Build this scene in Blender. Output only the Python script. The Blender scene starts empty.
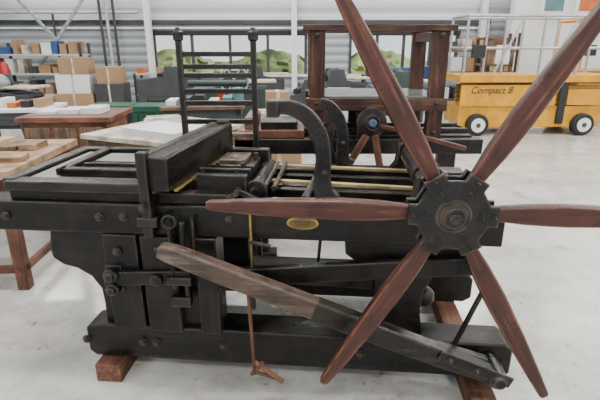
import bpy, bmesh, math, random
from mathutils import Vector, Matrix
random.seed(4)
S=bpy.context.scene
COL=S.collection
# ------------------------------------------------------------------ materials
def nt(name):
    m=bpy.data.materials.new(name); m.use_nodes=True
    n=m.node_tree; b=n.nodes['Principled BSDF']
    return m,n,b
def ramp(n,stops):
    r=n.nodes.new('ShaderNodeValToRGB')
    e=r.color_ramp.elements
    while len(e)<len(stops): e.new(0.5)
    for i,(p,c) in enumerate(stops):
        e[i].position=p; e[i].color=(c[0],c[1],c[2],1)
    return r
def mixc(n,a,b_,fac,blend='MIX'):
    mx=n.nodes.new('ShaderNodeMix'); mx.data_type='RGBA'; mx.blend_type=blend
    if isinstance(fac,float): mx.inputs[0].default_value=fac
    else: n.links.new(fac,mx.inputs[0])
    for s,i in((a,6),(b_,7)):
        if isinstance(s,tuple): mx.inputs[i].default_value=(s[0],s[1],s[2],1)
        else: n.links.new(s,mx.inputs[i])
    return mx.outputs[2]
def wear(n,b,col,edge,grime,amt=1.0):
    """worn paint: lighter rubbed edges + brownish grime patches"""
    tc=n.nodes.new('ShaderNodeTexCoord')
    bv=n.nodes.new('ShaderNodeBevel'); bv.samples=4; bv.inputs['Radius'].default_value=.012
    ge=n.nodes.new('ShaderNodeNewGeometry'); dt=n.nodes.new('ShaderNodeVectorMath'); dt.operation='DOT_PRODUCT'
    n.links.new(bv.outputs[0],dt.inputs[0]); n.links.new(ge.outputs['Normal'],dt.inputs[1])
    r=ramp(n,[(.82,(1,1,1)),(.99,(0,0,0))]); n.links.new(dt.outputs['Value'],r.inputs[0])
    no=n.nodes.new('ShaderNodeTexNoise'); no.inputs['Scale'].default_value=14; no.inputs['Detail'].default_value=6; n.links.new(tc.outputs['Object'],no.inputs['Vector'])
    r2=ramp(n,[(.38,(0,0,0)),(.56,(amt,)*3)]); n.links.new(no.outputs['Fac'],r2.inputs[0])
    f=mixc(n,r.outputs[0],r2.outputs[0],1.0,'MULTIPLY')
    ng=n.nodes.new('ShaderNodeTexNoise'); ng.inputs['Scale'].default_value=5.5; ng.inputs['Detail'].default_value=10; ng.inputs['Roughness'].default_value=.75; n.links.new(tc.outputs['Object'],ng.inputs['Vector'])
    r3=ramp(n,[(.48,(0,0,0)),(.62,(.9,)*3)]); n.links.new(ng.outputs['Fac'],r3.inputs[0])
    c=mixc(n,col,grime,r3.outputs[0]); c=mixc(n,c,edge,f)
    n.links.new(c,b.inputs['Base Color'])
    rr=ramp(n,[(.4,(.26,)*3),(.62,(.6,)*3)]); n.links.new(ng.outputs['Fac'],rr.inputs[0]); n.links.new(rr.outputs[0],b.inputs['Roughness'])
def M(name,c,rough=.5,metal=0,var=.25,scale=6,bump=0.0,c2=None,coord='Object',spec=.5,wr=None):
    m,n,b=nt(name)
    tc=n.nodes.new('ShaderNodeTexCoord'); no=n.nodes.new('ShaderNodeTexNoise')
    no.inputs['Scale'].default_value=scale; no.inputs['Detail'].default_value=8; no.inputs['Roughness'].default_value=.65
    n.links.new(tc.outputs[coord],no.inputs['Vector'])
    lo=[x*(1-var) for x in c]; hi=c2 if c2 else [min(1,x*(1+var)) for x in c]
    r=ramp(n,[(.35,lo),(.72,hi)])
    n.links.new(no.outputs['Fac'],r.inputs[0]); n.links.new(r.outputs[0],b.inputs['Base Color'])
    b.inputs['Roughness'].default_value=rough; b.inputs['Metallic'].default_value=metal
    b.inputs['Specular IOR Level'].default_value=spec
    if wr: wear(n,b,r.outputs[0],*wr)
    if bump:
        bp=n.nodes.new('ShaderNodeBump'); bp.inputs['Strength'].default_value=bump; bp.inputs['Distance'].default_value=.01
        n2=n.nodes.new('ShaderNodeTexNoise'); n2.inputs['Scale'].default_value=scale*6; n2.inputs['Detail'].default_value=4
        n.links.new(tc.outputs[coord],n2.inputs['Vector'])
        n.links.new(n2.outputs['Fac'],bp.inputs['Height']); n.links.new(bp.outputs[0],b.inputs['Normal'])
    return m
def W(name,c1,c2,c3=None,rough=.45,scale=1.0,bump=.25,spec=.4,wr=None):
    """wood, grain along object X"""
    m,n,b=nt(name)
    tc=n.nodes.new('ShaderNodeTexCoord'); mp=n.nodes.new('ShaderNodeMapping')
    mp.inputs['Scale'].default_value=(1.6*scale,30*scale,30*scale)
    oi=n.nodes.new('ShaderNodeObjectInfo'); ad=n.nodes.new('ShaderNodeVectorMath'); ad.operation='ADD'
    n.links.new(tc.outputs['Object'],ad.inputs[0]); n.links.new(oi.outputs['Random'],ad.inputs[1])
    n.links.new(ad.outputs[0],mp.inputs['Vector'])
    no=n.nodes.new('ShaderNodeTexNoise'); no.inputs['Scale'].default_value=1.5; no.inputs['Detail'].default_value=9; no.inputs['Roughness'].default_value=.7
    n.links.new(mp.outputs[0],no.inputs['Vector'])
    st=[(.34,c1),(.54,c2)]
    if c3: st.append((.68,c3))
    r=ramp(n,st); n.links.new(no.outputs['Fac'],r.inputs[0])
    n3=n.nodes.new('ShaderNodeTexNoise'); n3.inputs['Scale'].default_value=7; n3.inputs['Detail'].default_value=6
    n.links.new(ad.outputs[0],n3.inputs['Vector'])
    r3=ramp(n,[(.38,(.32,.32,.32)),(.60,(1,1,1))]); n.links.new(n3.outputs['Fac'],r3.inputs[0])
    c=mixc(n,r.outputs[0],r3.outputs[0],.75,'MULTIPLY')
    n.links.new(c,b.inputs['Base Color'])
    b.inputs['Roughness'].default_value=rough; b.inputs['Specular IOR Level'].default_value=spec
    if wr: wear(n,b,c,*wr)
    bp=n.nodes.new('ShaderNodeBump'); bp.inputs['Strength'].default_value=bump; bp.inputs['Distance'].default_value=.004
    n.links.new(no.outputs['Fac'],bp.inputs['Height']); n.links.new(bp.outputs[0],b.inputs['Normal'])
    return m
BLK=W('black_painted_wood',(.002,.002,.0022),(.005,.005,.005),(.020,.017,.014),.36,1,.45,.32,wr=((.12,.088,.068),(.022,.015,.010)))
IRON=M('black_iron',(.003,.0035,.0045),.36,.1,.4,9,.3,c2=(.014,.014,.015),spec=.4,wr=((.13,.11,.09),(.032,.020,.014)))
IRON2=M('worn_iron',(.022,.019,.017),.38,.5,.6,14,.3,c2=(.11,.085,.065))
ARMW=W('red_brown_wood',(.020,.006,.0045),(.085,.024,.015),(.22,.080,.048),.38,1,.45,.45,wr=((.33,.16,.11),(.060,.018,.011)))
PEDW=W('weathered_grey_wood',(.032,.021,.016),(.115,.078,.060),(.29,.22,.17),.6,1,.6,wr=((.34,.26,.20),(.075,.048,.035)))
DKW=W('dark_stained_wood',(.003,.003,.003),(.010,.0085,.007),(.060,.046,.036),.42,wr=((.14,.10,.075),(.028,.019,.014)))
SKW=W('skid_wood',(.05,.02,.012),(.15,.062,.035),(.26,.13,.08),.65)
PINE=W('pine_wood',(.35,.23,.11),(.55,.40,.20),None,.5)
BRNW=W('bench_wood',(.08,.045,.028),(.18,.11,.07),(.30,.2,.13),.5)
REDW=W('reddish_bench_wood',(.10,.038,.023),(.21,.085,.05),None,.5)
LTW=W('light_bench_wood',(.50,.43,.33),(.66,.58,.46),None,.5)
PLY=W('bench_top_wood',(.26,.15,.085),(.44,.28,.16),None,.5)
DBR=W('dark_brown_beam_wood',(.026,.010,.007),(.088,.036,.023),(.16,.08,.055),.5,1,.3,.3)
BRASS=M('brass',(.34,.24,.08),.35,.9,.4,20)
STONE=M('litho_stone',(.16,.152,.135),.40,0,.25,4,.05,c2=(.30,.285,.25))
PAPER=M('white_paper',(.66,.68,.70),.6,0,.05,3)
YEL=M('yellow_paint',(.60,.27,.008),.4,0,.25,3,c2=(.74,.36,.015))
DYEL=M('dark_yellow_paint',(.34,.17,.01),.45,0,.2,3)
ORY=M('orange_rail_paint',(.75,.30,.02),.4,0,.1,3)
GRYM=M('galvanised_steel',(.42,.43,.44),.35,.6,.2,5)
LGRY=M('light_grey_paint',(.45,.46,.47),.5,0,.1,3)
DGRY=M('dark_grey_paint',(.04,.043,.047),.5,0,.3,3)
RUB=M('rubber',(.012,.012,.012),.7)
GRNP=M('green_plastic',(.006,.07,.04),.4,0,.2,3)
CARD=M('cardboard',(.33,.20,.11),.8,0,.12,3)
TEAL=M('teal_paint',(.08,.18,.20),.45,0,.2,3)
BLUE=M('blue_paint',(.03,.08,.25),.45)
REDP=M('red_paint',(.40,.02,.015),.4)
ORG=M('orange_paint',(.50,.12,.02),.5)
WHT=M('white_paint',(.70,.71,.71),.5,0,.04,2)
GRN2=M('machine_green',(.030,.05,.042),.4,0,.3,3)
def floor_mat():
    m,n,b=nt('concrete_floor')
    tc=n.nodes.new('ShaderNodeTexCoord')
    def N(sc,d,rg):
        a=n.nodes.new('ShaderNodeTexNoise'); a.inputs['Scale'].default_value=sc; a.inputs['Detail'].default_value=d; a.inputs['Roughness'].default_value=rg
        n.links.new(tc.outputs['Object'],a.inputs['Vector']); return a
    a=N(1.3,12,.68); c=N(3.6,10,.8); d=N(16,8,.75)
    r1=ramp(n,[(.34,(.37,.365,.345)),(.62,(.57,.565,.54))]); n.links.new(a.outputs['Fac'],r1.inputs[0])
    r2=ramp(n,[(.335,(.28,.21,.155)),(.40,(.80,.78,.75)),(.56,(1,1,1))]); n.links.new(c.outputs['Fac'],r2.inputs[0])
    r3=ramp(n,[(.34,(.40,.33,.28)),(.395,(1,1,1))]); n.links.new(d.outputs['Fac'],r3.inputs[0])
    o=mixc(n,mixc(n,r1.outputs[0],r2.outputs[0],.9,'MULTIPLY'),r3.outputs[0],.85,'MULTIPLY')
    n.links.new(o,b.inputs['Base Color'])
    rr=ramp(n,[(.3,(.30,)*3),(.7,(.12,)*3)]); n.links.new(a.outputs['Fac'],rr.inputs[0]); n.links.new(rr.outputs[0],b.inputs['Roughness'])
    bp=n.nodes.new('ShaderNodeBump'); bp.inputs['Strength'].default_value=.05; n.links.new(c.outputs['Fac'],bp.inputs['Height']); n.links.new(bp.outputs[0],b.inputs['Normal'])
    return m
FLOOR=floor_mat()
def clad(name,c1,c2,sc,axis='X'):
    m,n,b=nt(name)
    tc=n.nodes.new('ShaderNodeTexCoord'); w=n.nodes.new('ShaderNodeTexWave')
    w.bands_direction=axis; w.inputs['Scale'].default_value=sc
    n.links.new(tc.outputs['Object'],w.inputs['Vector'])
    r=ramp(n,[(.2,c1),(.4,c2)]); n.links.new(w.outputs['Fac'],r.inputs[0]); n.links.new(r.outputs[0],b.inputs['Base Color'])
    bp=n.nodes.new('ShaderNodeBump'); bp.inputs['Strength'].default_value=.6; bp.inputs['Distance'].default_value=.03
    n.links.new(w.outputs['Fac'],bp.inputs['Height']); n.links.new(bp.outputs[0],b.inputs['Normal'])
    b.inputs['Roughness'].default_value=.5
    return m
CLAD=clad('wall_cladding',(.24,.26,.28),(.38,.40,.42),1.5,'Z')
CLADU=clad('wall_cladding_upper',(.42,.44,.47),(.60,.62,.65),.8,'Z')
WALLW=M('white_wall',(.66,.67,.67),.6,0,.04,1)
LEAF=M('foliage',(.10,.17,.05),.8,0,.5,.8,.3,c2=(.45,.50,.22))
# ------------------------------------------------------------------ mesh helpers
def link(o,parent):
    COL.objects.link(o)
    if parent: o.parent=parent
    return o
def root(name,loc=(0,0,0),rz=0,sc=1):
    e=bpy.data.objects.new(name,None); COL.objects.link(e)
    e.empty_display_size=.2
    e.location=loc; e.rotation_euler=(0,0,rz); e.scale=(sc,)*3
    return e
def mk(name,parent,mat,verts,faces,mw=None,bev=0,smooth=False,seg=2):
    me=bpy.data.meshes.new(name); me.from_pydata([tuple(v) for v in verts],[],faces)
    bm=bmesh.new(); bm.from_mesh(me); bmesh.ops.recalc_face_normals(bm,faces=bm.faces); bm.to_mesh(me); bm.free()
    me.materials.append(mat)
    o=bpy.data.objects.new(name,me); link(o,parent)
    if mw is not None: o.matrix_local=mw
    if bev:
        b=o.modifiers.new('bev','BEVEL'); b.width=bev; b.segments=seg; b.limit_method='ANGLE'; b.angle_limit=math.radians(40)
    if smooth or bev:
        for p in me.polygons: p.use_smooth=True
        if hasattr(me,'set_sharp_from_angle'): me.set_sharp_from_angle(angle=math.radians(38))
    return o
def frame(p0,p1,up=(0,0,1)):
    p0=Vector(p0);p1=Vector(p1);x=(p1-p0); L=x.length; x.normalize()
    u=Vector(up)
    if abs(x.dot(u))>.98: u=Vector((0,1,0))
    y=u.cross(x).normalized(); z=x.cross(y)
    m=Matrix((x,y,z)).transposed().to_4x4(); m.translation=(p0+p1)/2
    return m,L
def beam(name,parent,mat,p0,p1,w,h,bev=.004,up=(0,0,1),w1=None,h1=None):
    m,L=frame(p0,p1,up); w1=w if w1 is None else w1; h1=h if h1 is None else h1
    a=L/2; v=[]
    for x,ww,hh in((-a,w,h),(a,w1,h1)):
        v+=[(x,-ww/2,-hh/2),(x,ww/2,-hh/2),(x,ww/2,hh/2),(x,-ww/2,hh/2)]
    f=[(0,1,2,3),(4,7,6,5),(0,4,5,1),(1,5,6,2),(2,6,7,3),(3,7,4,0)]
    return mk(name,parent,mat,v,f,m,bev)
def box(name,parent,mat,x,y,z,bev=.004):
    cx,cy,cz=[(a[0]+a[1])/2 for a in(x,y,z)]; d=[a[1]-a[0] for a in(x,y,z)]
    i=d.index(max(d))
    if i==0: return beam(name,parent,mat,(x[0],cy,cz),(x[1],cy,cz),d[1],d[2],bev)
    if i==1: return beam(name,parent,mat,(cx,y[0],cz),(cx,y[1],cz),d[0],d[2],bev)
    return beam(name,parent,mat,(cx,cy,z[0]),(cx,cy,z[1]),d[0],d[1],bev,up=(0,1,0))
def prism(name,parent,mat,poly,y0,y1,bev=.005,seg=2,mw=None):
    n=len(poly); v=[(x,y0,z) for x,z in poly]+[(x,y1,z) for x,z in poly]
    f=[tuple(range(n)),tuple(range(2*n-1,n-1,-1))]+[(i,(i+1)%n,n+(i+1)%n,n+i) for i in range(n)]
    return mk(name,parent,mat,v,f,mw,bev,seg=seg)
def ribbon(name,parent,mat,pts,ws,y0,y1,bev=.008,sub=6):
    P=[Vector((a,b)) for a,b in pts]
    C=[];Wd=[]
    for i in range(len(P)-1):
        p0=P[max(i-1,0)];p1=P[i];p2=P[i+1];p3=P[min(i+2,len(P)-1)]
        for k in range(sub):
            t=k/sub
            C.append(.5*((2*p1)+(p2-p0)*t+(2*p0-5*p1+4*p2-p3)*t*t+(3*p1-p0-3*p2+p3)*t**3))
            Wd.append(ws[i]*(1-t)+ws[i+1]*t)
    C.append(P[-1]);Wd.append(ws[-1])
    l=[];r=[]
    for i,c in enumerate(C):
        d=(C[min(i+1,len(C)-1)]-C[max(i-1,0)]).normalized(); nrm=Vector((-d.y,d.x))
        l.append(c+nrm*Wd[i]/2); r.append(c-nrm*Wd[i]/2)
    n=len(C); v=[]
    for i in range(n):
        v+=[(l[i].x,y0,l[i].y),(r[i].x,y0,r[i].y),(r[i].x,y1,r[i].y),(l[i].x,y1,l[i].y)]
    f=[(0,1,2,3),(4*n-4,4*n-1,4*n-2,4*n-3)]
    for i in range(n-1):
        for k in range(4):
            a=4*i+k;b=4*i+(k+1)%4; f.append((a,b,b+4,a+4))
    return mk(name,parent,mat,v,f,None,bev)
def cyl(name,parent,mat,p0,p1,r,r1=None,seg=24,bev=0):
    r1=r if r1 is None else r1
    m,L=frame(p0,p1); v=[];a=L/2
    for x,rr in((-a,r),(a,r1)):
        for k in range(seg):
            t=2*math.pi*k/seg; v.append((x,rr*math.cos(t),rr*math.sin(t)))
    f=[tuple(range(seg)),tuple(range(2*seg-1,seg-1,-1))]+[(k,(k+1)%seg,seg+(k+1)%seg,seg+k) for k in range(seg)]
    return mk(name,parent,mat,v,f,m,bev,smooth=True)
def lathe(name,parent,mat,p,axis,prof,seg=28):
    p=Vector(p);ax=Vector(axis).normalized(); m,_=frame(p,p+ax); m.translation=p
    v=[]
    for a,r in prof:
        for k in range(seg):
            t=2*math.pi*k/seg; v.append((a,r*math.cos(t),r*math.sin(t)))
    f=[]
    for i in range(len(prof)-1):
        for k in range(seg):
            f.append((i*seg+k,i*seg+(k+1)%seg,(i+1)*seg+(k+1)%seg,(i+1)*seg+k))
    f.append(tuple(range(seg))); f.append(tuple(range(len(prof)*seg-1,(len(prof)-1)*seg-1,-1)))
    return mk(name,parent,mat,v,f,m,0,smooth=True)
def ball(name,parent,mat,c,r):
    pr=[(-r*math.cos(math.pi*i/12),max(.0005,r*math.sin(math.pi*i/12))) for i in range(13)]
    return lathe(name,parent,mat,c,(0,0,1),pr,20)
def bolt(name,parent,c,r=.018,mat=None):
    lathe(name,parent,mat or IRON2,c,(0,-1,0),[(0,r*1.25),(.004,r*1.25),(.005,r),(.012,r*.9),(.016,r*.4)],14)
def ring(name,parent,mat,c,R,r,seg=28,s2=10,axis='y'):
    v=[];f=[]
    for i in range(seg):
        t=2*math.pi*i/seg
        for k in range(s2):
            q=2*math.pi*k/s2; rr=R+r*math.cos(q); h=r*math.sin(q)
            if axis=='y': v.append((c[0]+rr*math.cos(t),c[1]+h,c[2]+rr*math.sin(t)))
            else: v.append((c[0]+h,c[1]+rr*math.cos(t),c[2]+rr*math.sin(t)))
    for i in range(seg):
        for k in range(s2):
            f.append((i*s2+k,((i+1)%seg)*s2+k,((i+1)%seg)*s2+(k+1)%s2,i*s2+(k+1)%s2))
    return mk(name,parent,mat,v,f,None,0,smooth=True)
def plainbox(nm,parent,mat,x,y,z):
    v=[(a,b,c) for a in x for b in y for c in z]
    return mk(nm,parent,mat,v,[(0,1,3,2),(4,6,7,5),(0,4,5,1),(2,3,7,6),(0,2,6,4),(1,5,7,3)])

# ================================================================== ROOM
XL,XR,YB,YF,ZC=-9.5,10,13,-6,5.6
plainbox('floor',None,FLOOR,(XL-.2,XR+.2),(YF,YB+.2),(-.2,0))
plainbox('ceiling',None,WALLW,(XL-.2,XR+.2),(YF,YB+.2),(ZC,ZC+.2))
wins=[(-3.9,.15),(1.35,4.2)]
zw0,zw1=.75,1.74
wb=root('wall_back')
xs=[XL,wins[0][0],wins[0][1],wins[1][0],wins[1][1],XR]
plainbox('wall_lower',wb,CLAD,(XL,XR),(YB,YB+.2),(0,zw0))
plainbox('wall_mid',wb,CLAD,(XL,XR),(YB,YB+.2),(zw1,2.1))
plainbox('wall_upper',wb,CLADU,(XL,XR),(YB,YB+.2),(2.1,ZC))
for i in(0,2,4): plainbox('wall_pier_%d'%i,wb,CLAD,(xs[i],xs[i+1]),(YB,YB+.2),(zw0,zw1))
plainbox('wall_left',None,CLAD,(XL-.2,XL),(YF,YB),(0,ZC))
plainbox('wall_right',None,WALLW,(XR,XR+.2),(YF,YB),(0,ZC))
plainbox('wall_partition',None,WALLW,(5.0,XR),(11.6,11.8),(0,ZC))
for k,(a,b) in enumerate(wins):
    w=root('window_%d'%(k+1))
    plainbox('head',w,RUB,(a-.05,b+.05),(YB-.06,YB+.1),(zw1,zw1+.12))
    plainbox('sill',w,WHT,(a-.05,b+.05),(YB-.12,YB+.1),(zw0-.06,zw0))
    n=4
    for i in range(n+1):
        x=a+(b-a)*i/n
        plainbox('mullion_%d'%i,w,DGRY,(x-.035,x+.035),(YB-.03,YB+.06),(zw0,zw1))
plainbox('trim_1',None,DGRY,(XL,5.0),(YB-.1,YB),(2.02,2.12))
plainbox('trim_2',None,WHT,(XL,5.0),(YB-.06,YB),(1.90,1.95))
for i,x in enumerate((-3.95,-.15,4.75)):
    plainbox('trim_post_%d'%i,None,WHT,(x-.07,x+.07),(YB-.3,YB-.12),(0,ZC))
# exterior
hd=root('hedge',(0,18,0))
vv=[];ff=[];nx,nz=90,10
for i in range(nx+1):
    top=1.05+.22*math.sin(i*.35)+.12*random.random()
    for j in range(nz+1):
        vv.append((-10+20*i/nx,random.uniform(-.12,.12)+.08*j,top*j/nz))
for i in range(nx):
    for j in range(nz): a=i*(nz+1)+j; ff.append((a,a+nz+1,a+nz+2,a+1))
mk('foliage',hd,LEAF,vv,ff,smooth=True)
plainbox('ground_outside',None,M('lawn',(.22,.27,.12),.9),(-30,30),(YB+.25,40),(-.2,0))
sun=bpy.data.lights.new('sun','SUN'); sun.energy=5; sun.angle=.02; so=bpy.data.objects.new('sun',sun); COL.objects.link(so)
so.rotation_euler=Vector((2,-.7,1.6)).to_track_quat('Z','Y').to_euler(); so.location=(20,10,12)
pp=root('pipe_run',(0,YB-.25,0))
for i,x in enumerate((-5.15,-4.98,-4.8)): cyl('pipe_%d'%i,pp,(DGRY,LGRY,DGRY)[i],(x,0,0),(x,0,ZC-.01),.035)
p2=root('pipe_run.001',(0,YB-.2,0))
cyl('pipe_h',p2,LGRY,(-9.2,0,2.3),(-4.2,0,2.3),.04); cyl('pipe_v',p2,LGRY,(-8.3,0,0),(-8.3,0,ZC-.01),.05); cyl('pipe_v2',p2,DGRY,(-6.4,0,0),(-6.4,0,2.3),.03)
cb=root('cross_brace',(0,YB-.45,0))
beam('diagonal_1',cb,GRYM,(-7.6,0,3.2),(-4.9,0,0),.05,.07); beam('diagonal_2',cb,GRYM,(-7.6,-.08,0.0),(-4.9,-.08,3.2),.05,.07)
cc=root('steel_column',(-7.7,11.6,0))
box('web',cc,LGRY,(-.03,.03),(-.12,.12),(0,ZC)); box('flange_1',cc,LGRY,(-.12,.12),(-.14,-.11),(0,ZC)); box('flange_2',cc,LGRY,(-.12,.12),(.11,.14),(0,ZC))
fe=root('fire_extinguisher',(-7.0,11.3,.65))
lathe('tank',fe,REDP,(0,0,0),(0,0,1),[(0,.10),(.4,.105),(.46,.06),(.5,.02)]); box('valve',fe,RUB,(-.03,.03),(-.06,.02),(.5,.56)); cyl('hose',fe,RUB,(.10,0,.15),(.03,0,.52),.012)
box('bracket',fe,DGRY,(-.06,.06),(.08,.14),(-.65,.3))
for i,(x,c) in enumerate(((5.9,TEAL),(6.7,ORG),(7.3,TEAL))):
    r=root('picture_frame' if i==0 else 'picture_frame.%03d'%i,(x,11.55,2.15))
    box('frame',r,WHT,(-.3,.3),(0,.05),(0,.75)); box('print',r,c,(-.22,.22),(-.01,0),(.1,.65))
k=0
for X in(-6,-1,4,8):  # unseen lamps added to light the hall, housings and hangers made up
    for Y in(-3,2.2,6.5,11):
        r=root('added_ceiling_lamp' if k==0 else 'added_ceiling_lamp.%03d'%k,(X,Y,ZC-.35)); k+=1
        box('housing',r,WHT,(-1.1,1.1),(-.2,.2),(.03,.12)); cyl('hanger_1',r,GRYM,(-.8,0,.1),(-.8,0,.35),.01); cyl('hanger_2',r,GRYM,(.8,0,.1),(.8,0,.35),.01)
        L=bpy.data.lights.new('added_area','AREA'); L.shape='RECTANGLE'; L.size=2.1; L.size_y=.36; L.energy=185; L.color=(1,.985,.95)
        lo=bpy.data.objects.new('added_area_light',L); link(lo,r)

# ================================================================== MAIN PRESS
P=root('lithographic_star_wheel_press',(.014,1.807,-.1425),math.radians(-5),1.095)
ZF=.13
XE=-1.29
for side,(ya,yb) in enumerate(((-.03,.09),(.56,.68))):
    s='front' if side==0 else 'rear'
    box('side_beam_'+s,P,BLK,(XE,.74),(ya,yb),(.79,.915),.006)
    legL=[(-1.03,.80),(-1.045,.70),(-1.04,.665),(-1.0,.635),(-.94,.62),(-.885,.585),(-.85,.53),(-.845,.46),(-.85,.36),(-.34,.36),(-.34,.80)]
    legR=[(.16,.80),(.165,.73),(.20,.705),(.245,.69),(.275,.64),(.29,.58),(.295,.48),(.29,.36),(.49,.36),(.47,.48),(.475,.58),(.51,.65),(.60,.69),(.66,.72),(.67,.80)]
    prism('leg_left_'+s,P,BLK,legL,ya+.02,yb-.01); prism('leg_right_'+s,P,BLK,legR,ya+.02,yb-.01)
    f=[(-.93,.24),(-.90,.215),(.80,.215),(.84,.24),(.84,.345),(.81,.375),(-.86,.375),(-.93,.355)]
    prism('foot_beam_'+s,P,BLK,f,ya-.01,yb+.01,.008)
box('leg_post_1',P,BLK,(-.80,-.66),(-.04,.0),(.36,.79)); box('leg_post_2',P,BLK,(-.64,-.50),(-.05,.0),(.36,.79)); box('leg_post_3',P,BLK,(-.42,-.335),(-.05,.0),(.36,.79))
box('cross_beam_1',P,BLK,(XE+.02,XE+.1),(.0,.65),(.8,.9)); box('cross_beam_2',P,BLK,(-.5,-.38),(.09,.56),(.78,.9))
box('cross_beam_3',P,BLK,(.62,.72),(.09,.56),(.79,.9)); box('cross_beam_low',P,BLK,(-.7,-.6),(.09,.56),(.24,.36)); box('cross_beam_low_2',P,BLK,(.35,.45),(.09,.56),(.24,.36))
box('skid_left',P,SKW,(-.88,-.77),(-.10,.86),(ZF,.213)); box('skid_right',P,SKW,(.66,.76),(-.16,.90),(ZF,.213))
for i,(x,z) in enumerate(((-1.19,.855),(-.80,.86),(-.52,.865),(-.28,.865),(-.70,.865),(-.93,.30),(-.68,.30),(-.62,.30),(-.33,.30),(.24,.30),(.79,.28),(-.74,.72),(-.57,.74))):
    bolt('bolt_%d'%i,P,(x,-.045 if .36<z<.79 else (-.042 if z<.37 else -.031),z),.015)
pl=[(.0+.062*math.cos(t*math.pi/12),.862+.026*math.sin(t*math.pi/12)) for t in range(24)]
prism('name_plate',P,BRASS,pl,-.036,-.029,.002)
pl=[(.0+.052*math.cos(t*math.pi/12),.862+.020*math.sin(t*math.pi/12)) for t in range(24)]
prism('name_plate_field',P,M('plate_field',(.16,.11,.04),.4,.8),pl,-.038,-.030,.001)
box('name_plate_lettering_1',P,IRON,(-.032,.032),(-.040,-.036),(.866,.871),.0005); box('name_plate_lettering_2',P,IRON,(-.025,.025),(-.040,-.036),(.854,.859),.0005)
# bed / carriage
BX=-1.18
box('bed_rail_front',P,BLK,(BX,-.30),(.0,.06),(.915,.955)); box('bed_rail_rear',P,BLK,(BX,-.30),(.58,.66),(.915,.955))
box('bed_deck',P,DKW,(BX,-.50),(.05,.60),(.93,.965))
box('bed_stone',P,STONE,(BX+.04,-.62),(.07,.56),(.965,.985),.004)
box('bed_end_bar',P,DKW,(BX-.02,BX+.03),(.0,.62),(.95,1.0)); box('bed_edge_front',P,DKW,(BX,-.62),(-.02,.05),(.955,.995)); box('bed_edge_rear',P,DKW,(BX,-.5),(.56,.62),(.955,1.0))
box('tympan_leaf',P,DKW,(-1.00,-.60),(.10,.50),(.985,.998),.003)
box('tympan_rail_1',P,BLK,(-1.02,-.60),(.09,.13),(.99,1.02)); box('tympan_rail_2',P,BLK,(-1.02,-.60),(.48,.52),(.99,1.02)); box('tympan_rail_3',P,BLK,(-1.03,-.99),(.09,.52),(.99,1.02))
box('tympan_sheet',P,STONE,(-.97,-.64),(.30,.46),(.998,1.003),.001)
box('tympan_strip',P,IRON2,(-.98,-.62),(.22,.235),(1.0,1.012),.001)
# scraper yoke
beam('scraper_yoke',P,BLK,(-.545,-.06,1.045),(-.465,.66,1.06),.10,.13,.006)
beam('scraper_yoke_brass_edge',P,BRASS,(-.482,-.03,.978),(-.407,.64,.99),.02,.012,.002)
beam('scraper_yoke_cap',P,DKW,(-.595,-.06,1.10),(-.515,.66,1.112),.03,.03,.003); beam('scraper_yoke_cap_2',P,DKW,(-.510,-.06,1.108),(-.430,.66,1.122),.012,.012,.002)
box('yoke_post_front',P,IRON,(-.61,-.57),(-.075,-.035),(.80,1.13),.005); box('yoke_post_rear',P,IRON,(-.49,-.43),(.62,.66),(.9,1.14),.006)
box('yoke_clamp',P,IRON,(-.63,-.55),(-.08,-.03),(.84,.88),.006); cyl('yoke_pin',P,IRON2,(-.59,-.11,.93),(-.59,-.02,.93),.014)
ring('yoke_hook',P,IRON,(-.51,-.06,.86),.026,.007); cyl('yoke_hook_rod',P,IRON,(-.51,-.06,.83),(-.51,-.06,.58),.010)
cyl('hanging_rod_2',P,IRON,(-.46,-.06,.86),(-.46,-.06,.52),.010); box('rod_clevis',P,IRON,(-.535,-.435),(-.085,-.04),(.60,.635))
box('rod_clevis_2',P,IRON,(-.525,-.445),(-.08,-.04),(.50,.545)); cyl('hanging_rod_3',P,IRON2,(-.42,-.055,.88),(-.42,-.055,.66),.006)
for i in range(5): ring('spring_%d'%i,P,IRON2,(-.51,-.06,.65+.018*i),.015,.004,14,6,'x')
# carriage right of yoke
box('carriage_block',P,BLK,(-.47,-.25),(.10,.54),(.93,.985)); box('carriage_pad',P,PEDW,(-.41,-.29),(.34,.50),(.985,1.01)); box('carriage_bar_1',P,BLK,(-.43,-.23),(.06,.10),(.94,1.015))
box('carriage_bar_2',P,BLK,(-.45,-.21),(.52,.57),(.94,1.02)); box('carriage_bar_3',P,IRON,(-.46,-.24),(.20,.225),(.985,1.005)); box('carriage_bar_4',P,IRON,(-.46,-.24),(.28,.30),(.985,1.0))
cyl('carriage_roller',P,IRON,(-.21,.1,.93),(-.21,.56,.93),.035)
for i,(x,y) in enumerate(((-.43,.15),(-.29,.15),(-.39,.25),(-.28,.25),(-.26,.45))):
    cyl('carriage_bolt_%d'%i,P,IRON2,(x,y,.98),(x,y,1.02),.010)
for i,x in enumerate((-.17,-.13)): cyl('ratchet_rod_%d'%i,P,IRON2,(x,.12,.95),(x,.56,.945),.010)
lathe('gear_small',P,IRON,(-.20,.13,.94),(0,-1,0),[(0,.045),(.03,.045),(.032,.02),(.05,.02)])
beam('catch_lever',P,IRON,(-.26,.04,.96),(-.15,.02,.915),.014,.02,.003); cyl('catch_pin',P,IRON2,(-.26,.0,.96),(-.26,.08,.96),.012)
beam('pine_rail_front',P,PINE,(-.20,.30,.93),(.62,.30,.905),.028,.014,.002)
beam('pine_rail_rear',P,PINE,(-.24,.52,.945),(.64,.52,.925),.022,.014,.002)
beam('inner_rail_front',P,BLK,(-.3,.24,.90),(.64,.24,.885),.04,.04); beam('inner_rail_rear',P,BLK,(-.3,.46,.90),(.64,.46,.89),.04,.04)
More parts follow.
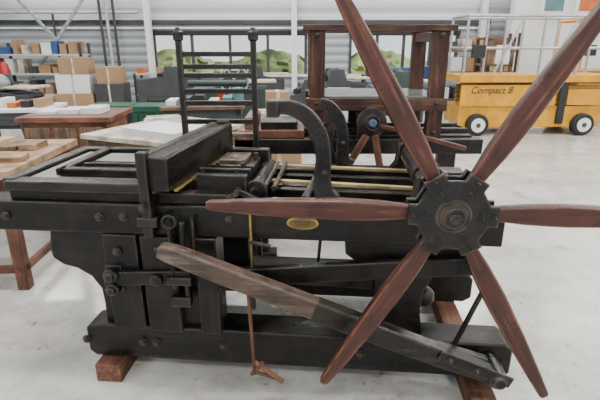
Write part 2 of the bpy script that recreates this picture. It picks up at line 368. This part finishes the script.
beam('inner_rail_mid',P,DKW,(-.2,.38,.88),(.64,.38,.87),.05,.03)
def swan(i,y,pts,ws,bx):
    ribbon('swan_neck_%d'%i,P,IRON,pts,ws,y-.022,y+.022,.005)
    box('swan_neck_base_%d'%i,P,IRON,(bx-.03,bx+.15),(y-.03,y+.03),(.905,.932),.005)
    bolt('swan_neck_bolt_%d'%i,P,(bx+.04,y-.022,1.05),.010)
swan(1,.03,[(-.115,1.285),(-.05,1.285),(.01,1.255),(.055,1.19),(.072,1.11),(.07,1.03),(.075,.97),(.095,.93)],[.045,.052,.056,.058,.058,.062,.07,.10],.04)
box('swan_neck_head_1',P,IRON,(-.135,-.09),(.0,.06),(1.252,1.312),.005)
swan(2,.58,[(.03,1.24),(.08,1.22),(.125,1.16),(.145,1.08),(.145,1.01),(.15,.96),(.17,.93)],[.045,.055,.058,.058,.062,.07,.10],.11)
cyl('standard_tie_rod',P,IRON,(.0,.05,.93),(.05,.58,.93),.016)
# linkage
beam('link_bar',P,BLK,(-.80,-.055,.605),(-.44,-.055,.63),.03,.06); beam('link_bar_long',P,BLK,(-.36,-.06,.63),(.66,-.03,.715),.035,.072)
beam('link_bar_lower',P,DKW,(-.33,.04,.60),(.28,.04,.585),.03,.05)
lathe('link_boss_1',P,IRON,(-.765,-.04,.625),(0,-1,0),[(0,.030),(.04,.030),(.045,.018),(.055,.016)]); lathe('link_boss_2',P,IRON,(-.765,-.04,.565),(0,-1,0),[(0,.028),(.04,.028),(.045,.018),(.055,.016)])
lathe('link_boss_3',P,IRON,(-.575,-.06,.62),(0,-1,0),[(0,.024),(.03,.024),(.035,.014)])
box('link_plate',P,IRON,(-.80,-.73),(-.05,-.03),(.54,.66))
cyl('brass_rod',P,BRASS,(-.195,-.06,.80),(-.195,-.06,.60),.004); cyl('brass_rod_upper',P,BRASS,(-.195,-.06,.92),(-.195,-.06,.80),.006); cyl('brass_rod_sleeve',P,IRON,(-.195,-.06,.62),(-.195,-.06,.50),.011)
cyl('cross_pin',P,IRON2,(-.20,-.06,.79),(-.12,-.06,.775),.008)
# treadle lever
pts=[(-.525,.782),(-.47,.766),(-.30,.700),(0,.587),(.10,.549)]
ribbon('treadle_lever_handle',P,PEDW,pts,[.042,.066,.074,.078,.078],-.17,-.115,.012,4)
ribbon('treadle_lever_body',P,DKW,[(.05,.568),(.3,.473),(.55,.380),(.77,.298)],[.080,.082,.074,.053],-.172,-.113,.008,3)
ribbon('treadle_side_bar',P,DKW,[(.17,.468),(.4,.408),(.6,.352),(.77,.305)],[.05,.055,.055,.05],-.10,-.06,.006,3)
lathe('treadle_pivot',P,IRON,(.745,-.11,.315),(0,-1,0),[(-.08,.034),(.075,.034),(.08,.025),(.09,.022)])
beam('treadle_bracket',P,IRON,(.52,-.18,.415),(.79,-.18,.31),.012,.045,.004)
for i,x in enumerate((.56,.66)): bolt('treadle_bolt_%d'%i,P,(x,-.185,.40-.39*(x-.56)),.010)
for i,(x,z) in enumerate(((.05,.575),(.50,.50))):
    ball('weight_%d'%(i+1),P,IRON,(x,.10,z),.045); cyl('weight_rod_%d'%(i+1),P,IRON,(x,.10,z),(x+.02,.10,.84),.007)
cyl('brake_rod',P,IRON,(.70,-.04,.64),(.60,-.04,.34),.010); ring('brake_ring',P,IRON,(.595,-.04,.315),.026,.009)
beam('prop_stick_1',P,SKW,(-.20,-.13,.66),(-.185,-.13,.24),.012,.018,.003); beam('prop_stick_2',P,SKW,(-.185,-.13,.30),(-.07,-.13,.21),.012,.018,.003); beam('prop_stick_3',P,SKW,(-.15,-.13,.30),(-.20,-.13,.235),.012,.016,.003); beam('prop_stick_4',P,SKW,(-.185,-.13,.25),(-.09,-.13,.225),.010,.014,.003)
# star wheel
HX,HY,HZ=.478,-.28,1.012
def star(R,R2,da):
    o=[]
    for k in range(6):
        a0=60*k
        for d_,r in((-da,R),(da,R),(da+3,R2),(57-da,R2)): o.append((HX+r*math.cos(math.radians(a0+d_)),HZ+r*math.sin(math.radians(a0+d_))))
    return o
prism('wheel_hub_front_plate',P,IRON,star(.138,.112,14),HY-.036,HY-.020,.003)
prism('wheel_hub_back_plate',P,IRON,star(.138,.112,14),HY+.020,HY+.036,.003)
cyl('wheel_hub_core',P,IRON,(HX,HY-.03,HZ),(HX,HY+.03,HZ),.100)
lathe('wheel_hub_boss',P,IRON,(HX,HY-.034,HZ),(0,-1,0),[(0,.054),(.005,.054),(.008,.042),(.012,.041),(.014,.032),(.022,.032),(.026,.026)],32)
lathe('wheel_axle_nut',P,IRON2,(HX,HY-.058,HZ),(0,-1,0),[(0,.020),(.008,.018),(.010,.012),(.016,.010)],6)
ring('wheel_boss_rim',P,IRON2,(HX,HY-.041,HZ),.047,.003)
cyl('wheel_axle',P,IRON,(HX,HY-.02,HZ),(HX,.68,HZ),.03)
for s,y in(('front',.03),('rear',.62)):
    prism('axle_bearing_'+s,P,IRON,[(HX-.10,.912),(HX+.10,.912),(HX+.07,.95),(HX+.06,1.04),(HX+.03,1.07),(HX-.03,1.07),(HX-.06,1.04),(HX-.07,.95)],y-.04,y+.04,.008)
cyl('axle_drum',P,DKW,(HX,.12,HZ),(HX,.50,HZ),.06)
for k in range(6):
    for q,r in((0,.120),(0,.082)):
        a=math.radians(60*k+q); bolt('hub_bolt_%d_%d'%(k,int(r*1000)),P,(HX+r*math.cos(a),HY-.036,HZ+r*math.sin(a)),.005,IRON2)
for k in range(6):
    a=math.radians(60*k)
    st=[(.09,.045,.034),(.135,.046,.036),(.15,.048,.038),(.22,.062,.042),(.34,.070,.044),(.5,.062,.040),(.63,.050,.034),(.755,.034,.028),(.768,.024,.018)]
    v=[];f=[];sg=12
    for x,w,t in st:
        for j in range(sg):
            q=2*math.pi*(j+.5)/sg; cs,sn=math.cos(q),math.sin(q)
            ex=.42
            v.append((x,math.copysign(abs(sn)**ex,sn)*t/2,math.copysign(abs(cs)**ex,cs)*w/2))
    for i in range(len(st)-1):
        for j in range(sg): f.append((i*sg+j,i*sg+(j+1)%sg,(i+1)*sg+(j+1)%sg,(i+1)*sg+j))
    f.append(tuple(range(sg))); f.append(tuple(range(len(st)*sg-1,(len(st)-1)*sg-1,-1)))
    mk('wheel_arm_%d'%(k+1),P,ARMW,v,f,Matrix.Translation((HX,HY,HZ))@Matrix.Rotation(-a,4,'Y'),0,smooth=True)

# ================================================================== SECOND PRESS
Q=root('lithographic_press',(-.02,3.05,0))
for s,y in(('front',0.0),('rear',.55)):
    box('side_beam_'+s,Q,BLK,(-.42,1.25),(y,y+.09),(.80,.90))
    for i,x in enumerate((-.27,1.02)):
        box('leg_%d_%s'%(i,s),Q,BLK,(x-.06,x+.06),(y+.01,y+.08),(.06,.8)); box('foot_%d_%s'%(i,s),Q,BLK,(x-.12,x+.12),(y-.01,y+.10),(0,.07))
    for i,x in enumerate((.13,.91)): box('upright_%d_%s'%(i,s),Q,DBR,(x-.05,x+.05),(y,y+.07),(.9,1.60))
    box('deck_rail_'+s,Q,DBR,(.06,.98),(y-.01,y+.08),(1.09,1.17)); box('top_rail_'+s,Q,DBR,(.04,1.0),(y-.02,y+.09),(1.585,1.62))
box('side_rail_l',Q,DBR,(.09,.17),(.05,.6),(1.52,1.58)); box('side_rail_r',Q,DBR,(.87,.95),(.05,.6),(1.52,1.58))
box('side_deck_l',Q,DBR,(.09,.17),(.05,.6),(1.1,1.165)); box('side_deck_r',Q,DBR,(.87,.95),(.05,.6),(1.1,1.165))
box('deck_plate',Q,M('deck_plate',(.14,.16,.15),.22,.3,.2,5),(.08,.96),(.02,.62),(1.17,1.182),.002)
box('end_block_l',Q,BRNW,(-.42,-.30),(0,.64),(.78,.93)); box('tray',Q,REDW,(-.40,.05),(.05,.6),(.9,.95)); box('tray_block',Q,BLK,(-.25,-.0),(.1,.4),(.95,1.0)); box('tray_block_2',Q,BRNW,(-.36,-.28),(.1,.5),(.95,1.03))
for i,(x,z) in enumerate(((.13,1.56),(.91,1.56),(.13,1.14),(.91,1.14),(.13,.95),(.91,.95))): bolt('bolt_%d'%i,Q,(x,-.011,z),.012)
ribbon('iron_standard',Q,IRON,[(.20,1.1),(.22,.98),(.20,.88),(.23,.78),(.32,.72)],[.05,.06,.07,.08,.06],-.06,-.02,.006)
lathe('hub',Q,IRON,(.48,-.08,1.03),(0,-1,0),[(-.1,.04),(0,.04),(.0,.095),(.03,.095),(.035,.05),(.06,.045)],24)
lathe('hub_cap',Q,M('faded_blue',(.10,.14,.2),.4,.3),(.48,-.14,1.03),(0,-1,0),[(0,.028),(.02,.02)],16)
beam('crank_arm_1',Q,ARMW,(.53,-.1,1.01),(1.10,-.1,.86),.03,.03,.006); beam('crank_arm_2',Q,SKW,(.50,-.1,.95),(.59,-.1,.55),.03,.045,.006); beam('crank_arm_3',Q,SKW,(.45,-.1,.95),(.26,-.1,.6),.03,.045,.006)
cyl('axle',Q,IRON,(.48,-.1,1.03),(.48,.62,1.03),.03)
for s,y in(('f',.04),('r',.6)): box('bearing_'+s,Q,IRON,(.40,.56),(y-.03,y+.03),(.9,1.08))
for i,y in enumerate((.2,.42)): beam('bed_rail_%d'%i,Q,DKW,(-.3,y,.93),(1.2,y,.93),.04,.03)
box('bed_plate',Q,DKW,(.1,1.2),(.08,.56),(.86,.915))

# ================================================================== LEFT RACK
R=root('paper_rack',(-.47,2.80,0))
for i,x in enumerate((-.23,.20)):
    box('post_%d'%i,R,IRON,(x-.017,x+.017),(-.017,.017),(0,1.52),.003); lathe('finial_%d'%i,R,IRON,(x,0,1.52),(0,0,1),[(0,.02),(.01,.03),(.05,.03),(.06,.015),(.075,.012)],14)
    box('foot_%d'%i,R,IRON,(x-.02,x+.02),(-.05,.10),(0,.03))
for i,z in enumerate((1.45,1.38,1.33,1.24,1.17,1.06)):
    box('bar_%d'%i,R,IRON,(-.23,.20),(-.015,.015),(z-.014,z+.014),.003)
box('shelf_tray',R,BRNW,(-.2,.18),(.02,.10),(.96,.98))
cyl('brush_roll',R,GRN2,(-.18,-.04,1.29),(.16,-.04,1.29),.02); 

# ================================================================== TABLES
def table(name,loc,rz,sx,sy,h,top,leg,th=.04,apron=.1,lw=.07,shelf=True,inset=.04):
    t=root(name,loc,rz)
    box('top',t,top,(-sx/2,sx/2),(-sy/2,sy/2),(h-th,h),.004)
    for i,(a,b) in enumerate(((-1,-1),(1,-1),(1,1),(-1,1))):
        x=a*(sx/2-inset-lw/2);y=b*(sy/2-inset-lw/2); box('leg_%d'%(i+1),t,leg,(x-lw/2,x+lw/2),(y-lw/2,y+lw/2),(0,h-th))
    ax=sx/2-inset-.01; ay=sy/2-inset-.01
    box('apron_1',t,leg,(-ax,ax),(-ay-.01,-ay+.015),(h-th-apron,h-th)); box('apron_2',t,leg,(-ax,ax),(ay-.015,ay+.01),(h-th-apron,h-th))
    box('apron_3',t,leg,(-ax-.01,-ax+.015),(-ay,ay),(h-th-apron,h-th)); box('apron_4',t,leg,(ax-.015,ax+.01),(-ay,ay),(h-th-apron,h-th))
    if shelf:
        box('stretcher_1',t,leg,(-ax,ax),(-ay-.01,-ay+.02),(.12,.17)); box('stretcher_2',t,leg,(ax-.02,ax+.01),(-ay,ay),(.12,.17)); box('stretcher_3',t,leg,(-ax-.01,-ax+.02),(-ay,ay),(.12,.17))
    return t
t=table('wooden_workbench',(-2.48,3.05,0),math.radians(3),1.5,1.0,.80,PLY,REDW,.05,.12)
for i in range(5): box('wood_block_%d'%i,t,(PLY,BRNW,PINE,BRNW,PLY)[i],(.0+.13*i,.11+.13*i),(.08,.40-.03*i),(.8,.83+.012*(i%3)),.004)
beam('long_plank',t,PLY,(-.2,-.33,.815),(.7,-.18,.815),.14,.03)
t=table('printing_bench',(-2.30,4.80,0),math.radians(3),.90,.75,.84,REDW,REDW,.05,.45)
for i in range(3): box('drawer_%d'%i,t,BRNW,(-.38+.26*i,-.15+.26*i),(-.355,-.34),(.45,.74),.006)
for i in range(3): box('ream_%d'%i,t,PAPER,(-.35+.22*i,-.35+.22*i+.19),(-.15,.15),(.84,.87+.015*i),.002)
t=table('layout_table',(-1.16,4.12,0),math.radians(-24),.95,1.15,.80,LTW,BRNW,.04,.16)
pb=root('paper_board_stack',(-1.12,3.80,.80),math.radians(-32))
for i in range(5): box('board_%d'%i,pb,PAPER,(-.30+.01*random.random(),.30),(-.20,.20+.02*random.random()),(.012*i,.012*i+.010),.001)
ps=root('paper_stack',(-1.30,4.42,.80),.4)
for i in range(3): box('ream_%d'%i,ps,(PAPER,WHT,LTW)[i],(-.18+.012*i,.15),(-.12,.12-.02*i),(.02*i,.02*i+.018),.002)

# ================================================================== GREEN BINS
def bin_(name,loc):
    b=root(name,loc)
    w0,w1,d0,d1,h=.27,.30,.20,.23,.62; v=[]
    for (w,d,z) in((w0,d0,0),(w1,d1,h),(w1+.02,d1+.02,h),(w1+.02,d1+.02,h-.05),(w1-.03,d1-.03,h),(w0-.03,d0-.03,.03)):
        v+=[(-w,-d,z),(w,-d,z),(w,d,z),(-w,d,z)]
    f=[(0,1,2,3)]
    for a,c in((0,4),(3*4,2*4),(2*4,4*4),(4*4,5*4)):
        for k in range(4): f.append((a+k,a+(k+1)%4,c+(k+1)%4,c+k))
    for k in range(4): f.append((4+k,4+(k+1)%4,12+(k+1)%4,12+k))
    f.append((20,21,22,23))
    mk('shell',b,GRNP,v,f)
    for i in range(4): box('rib_%d'%i,b,GRNP,(-.24+.15*i,-.21+.15*i),(-.245,-.2),(.02,.56),.004)
    box('lid',b,GRNP,(-.32,.32),(-.25,.25),(.62,.65))
bin_('plastic_bin',(-2.85,7.1,0)); bin_('plastic_bin.001',(-2.18,7.05,0))

# ================================================================== BACKGROUND MACHINES
def proof_press(name,loc,rz,body,roll,w=1.2,sc=1,wheel=True):
    r=root(name,loc,rz,sc)
    for s,y in(('a',-.3),('b',.3)):
        prism('side_frame_'+s,r,body,[(-w/2,0),(-w/2+.12,0),(-w/2+.2,.45),(w/2-.2,.45),(w/2-.12,0),(w/2,0),(w/2,.82),(.28,.88),(.22,1.12),(-.05,1.12),(-.12,.88),(-w/2,.82)],y-.03,y+.03)
    box('bed',r,body,(-w/2,w/2),(-.27,.27),(.78,.84)); cyl('impression_cylinder',r,roll,(.08,-.28,.98),(.08,.28,.98),.14)
    cyl('ink_roller',r,RUB,(-.2,-.28,.92),(-.2,.28,.92),.05); box('lower_shelf',r,body,(-w/2+.12,w/2-.12),(-.27,.27),(.3,.34))
    box('feed_board',r,LTW,(.3,w/2+.15),(-.25,.25),(.92,.95))
    for i in range(3): box('drawer_%d'%i,r,body,(-w/2+.2,w/2-.2),(-.32,-.27),(.36+.12*i,.46+.12*i))
    if wheel:
        ring('hand_wheel',r,roll,(.08,-.42,.98),.22,.015)
        for k in range(3):
            a=math.pi*k/3; cyl('spoke_%d'%k,r,roll,(.08-.22*math.cos(a),-.42,.98-.22*math.sin(a)),(.08+.22*math.cos(a),-.42,.98+.22*math.sin(a)),.01)
        cyl('wheel_axle',r,GRYM,(.08,-.44,.98),(.08,-.28,.98),.02)
proof_press('proof_press',(-1.15,7.8,0),.1,GRN2,GRYM,1.2)
proof_press('proof_press.001',(.15,7.4,0),-.15,DGRY,LGRY,1.1,.9,False)
proof_press('proof_press.002',(-2.9,10.6,0),.1,DGRY,GRYM,1.4,.95,False)
proof_press('proof_press.003',(.6,9.3,0),.1,DGRY,DGRY,1.3,.95,False)
proof_press('proof_press.004',(1.75,8.6,0),-.1,GRN2,DGRY,1.0,.95,False)
proof_press('proof_press.005',(-1.1,10.6,0),.2,DGRY,WHT,1.5,.95,False)
proof_press('proof_press.006',(-4.75,7.2,0),.1,DGRY,GRYM,1.4,.95)
def boxstack(name,loc,rz,lst):
    r=root(name,loc,rz)
    for i,(x,y,z,a,b,c,m) in enumerate(lst):
        box('carton_%d'%i,r,m,(x-a/2,x+a/2),(y-b/2,y+b/2),(z,z+c),.004)
        box('tape_%d'%i,r,LTW,(x-.02,x+.02),(y-b/2-.002,y+b/2+.002),(z+.01,z+c+.002),.001)
boxstack('cardboard_box_stack',(-4.9,10.4,0),.1,[(0,0,0,.8,.6,.5,CARD),(0,0,.5,.7,.5,.4,WHT),(.05,0,.9,.6,.5,.35,CARD),(.75,0,0,.6,.6,.7,DGRY),(.75,0,.7,.5,.5,.35,CARD)])
boxstack('cardboard_box_stack.001',(-.25,5.2,0),.1,[(0,0,0,.5,.4,.45,CARD),(0,0,.45,.45,.4,.35,LTW),(0,0,.80,.26,.25,.22,CARD)])
boxstack('cardboard_box_stack.002',(-6.4,9.4,0),.1,[(0,0,0,.6,.5,.5,LTW),(0,0,.5,.5,.4,.35,WHT),(-.7,0,0,.6,.5,.6,CARD)])
def shelf(name,loc,w,zs,post,board,seed,mats,h):
    rr=random.Random(seed); s=root(name,loc)
    for i,(x,y) in enumerate(((-w,-.25),(w,-.25),(w,.25),(-w,.25))): box('post_%d'%i,s,post,(x-.03,x+.03),(y-.03,y+.03),(0,h))
    for j,z in enumerate(zs):
        box('shelf_%d'%j,s,board,(-w-.03,w+.03),(-.28,.28),(z,z+.04))
        x=-w+.05
        i=0
        while x<w-.2:
            ww=rr.uniform(.08,.3); hh=rr.uniform(.12,.34)
            if z+.04+hh<h+.25: box('item_%d_%d'%(j,i),s,rr.choice(mats),(x,x+ww),(-.22,.18),(z+.04,z+.04+hh),.004)
            x+=ww+rr.uniform(.01,.12); i+=1
shelf('storage_shelf',(4.0,10.9,0),.8,(.3,.9,1.35),DBR,BRNW,3,(PINE,REDW,PAPER,LTW,DGRY,CARD),1.75)
shelf('storage_shelf.001',(-6.3,11.9,0),1.0,(.3,.8,1.25),DGRY,LGRY,5,(CARD,WHT,CARD,BLUE,LTW,DGRY,CARD),1.55)
shelf('storage_shelf.002',(-3.6,11.9,0),.45,(.3,.8),DGRY,LGRY,8,(CARD,WHT,ORG,LTW,TEAL),.85)
shelf('storage_shelf.003',(2.5,11.9,0),.9,(.3,.7),DGRY,DGRY,12,(BLUE,WHT,REDP,DGRY,ORG,TEAL,DGRY),.8)
cr=root('wooden_crate_frame',(3.9,9.7,0))
for i,(x,y) in enumerate(((-.28,-.2),(.28,-.2),(.28,.2),(-.28,.2))): box('post_%d'%i,cr,BRNW,(x-.03,x+.03),(y-.03,y+.03),(0,1.65))
for i,z in enumerate((.1,.75,1.1,1.6)): box('shelf_%d'%i,cr,BRNW,(-.31,.31),(-.23,.23),(z,z+.04))
box('panel',cr,WHT,(-.05,.22),(-.22,-.2),(1.14,1.50)); box('panel_2',cr,BRNW,(-.25,-.08),(-.22,-.2),(1.14,1.58))
t=table('trolley_table',(-3.55,5.8,0),.1,1.0,.7,.78,WHT,DGRY,.04,.08)
for i in range(6): box('tool_%d'%i,t,(PAPER,BLUE,WHT,ORG,RUB,CARD)[i],(-.46+.155*i,-.36+.155*i),(-.2,.15),(.78,.84+.02*(i%3)),.004)
t=table('trolley_table.001',(-1.2,5.9,0),.1,1.0,.7,.80,BRNW,DGRY,.04,.08)
for i in range(5): box('tool_%d'%i,t,(WHT,DGRY,RUB,LTW,TEAL)[i],(-.45+.17*i,-.33+.17*i),(-.2,.15),(.80,.86+.03*(i%3)),.004)
cyl('ink_drum',t,TEAL,(.42,-.1,.8),(.42,-.1,1.0),.07)
lathe('ink_tin',t,REDP,(.2,.25,.8),(0,0,1),[(0,.05),(.12,.05),(.12,.045)])

# ================================================================== SCISSOR LIFTS
def lift(name,loc,rz,ln=2.5,text=True,railm=GRYM,body=YEL):
    r=root(name,loc,rz)
    a=ln/2
    prism('chassis',r,body,[(-a,.18),(-a,.50),(a,.50),(a,.30),(a-.1,.14),(-a+.1,.14)],-.36,.36,.01)
    for i in range(4):
        x=(-a+.32,a-.38)[i%2]; y=(-.40,.40)[i//2]
        cyl('wheel_%d'%i,r,RUB,(x,y-.07,.19),(x,y+.07,.19),.19,None,28,.02); cyl('rim_%d'%i,r,WHT,(x,y-.085*(1 if y<0 else -1),.19),(x,y,.19),.12); cyl('rim_hub_%d'%i,r,DGRY,(x,y-.095*(1 if y<0 else -1),.19),(x,y,.19),.04)
    for k in range(4):
        z=.54+.085*k
        for s,y in(('a',-.30),('b',.30)):
            beam('scissor_%d_%s'%(k,s),r,DYEL,(-a+.15,y,z),(a-.15,y,z+.02),.05,.06,.004)
    box('side_panel',r,body,(-a,a-.9),(-.385,-.34),(.50,.86)); box('side_panel_2',r,body,(a-.7,a),(-.385,-.34),(.52,.78))
    box('platform_deck',r,body,(-a-.05,a+.05),(-.40,.40),(.90,1.02)); box('deck_lip',r,RUB,(-a-.05,a+.05),(-.405,-.395),(.885,.90),.001)
    zs=1.02
    n=4
    for s,y in(('a',-.37),('b',.37)):
        for i in range(n+1):
            x=-a+ln*i/n; cyl('stanchion_%s%d'%(s,i),r,railm,(x,y,zs),(x,y,1.95),.022)
        for j,z in enumerate((1.45,1.95)): cyl('rail_%s%d'%(s,j),r,railm,(-a,y,z),(a,y,z),.022)
    for i,x in enumerate((-a,a)):
        for j,z in enumerate((1.45,1.95)): cyl('end_rail_%d%d'%(i,j),r,railm,(x,-.37,z),(x,.37,z),.022)
    for i in range(2): beam('folded_gate_%d'%i,r,railm,(-a+.5+.9*i,-.40,1.05),(-a+.9+.9*i,-.40,1.92),.03,.03)
    box('control_box',r,RUB,(-a+.1,-a+.32),(-.42,-.36),(1.3,1.5)); 
    box('ladder',r,RUB,(a-.85,a-.72),(-.40,-.37),(.2,.9))
    if text:
        c=bpy.data.curves.new('lettering','FONT'); c.body='Compact 8'; c.size=.16; c.extrude=.001; c.shear=.3; c.materials.append(RUB)
        o=bpy.data.objects.new('lettering',c); link(o,r); o.location=(-a+.15,-.39,.72); o.rotation_euler=(math.pi/2,0,0)
lift('scissor_lift',(4.0,8.4,0),.03,2.55)
lift('scissor_lift.001',(6.6,9.9,0),.1,2.4,False,ORY,DYEL)
w=bpy.data.worlds.new('sky'); S.world=w; w.use_nodes=True
bg=w.node_tree.nodes['Background']; bg.inputs[0].default_value=(.95,.97,1,1); bg.inputs[1].default_value=1.25
cam=bpy.data.cameras.new('camera'); co=bpy.data.objects.new('camera',cam); COL.objects.link(co)
cam.sensor_width=36; cam.lens=27.6; co.location=(0,0,1.5)
co.rotation_euler=(math.pi/2-math.atan(155/460),0,0); S.camera=co
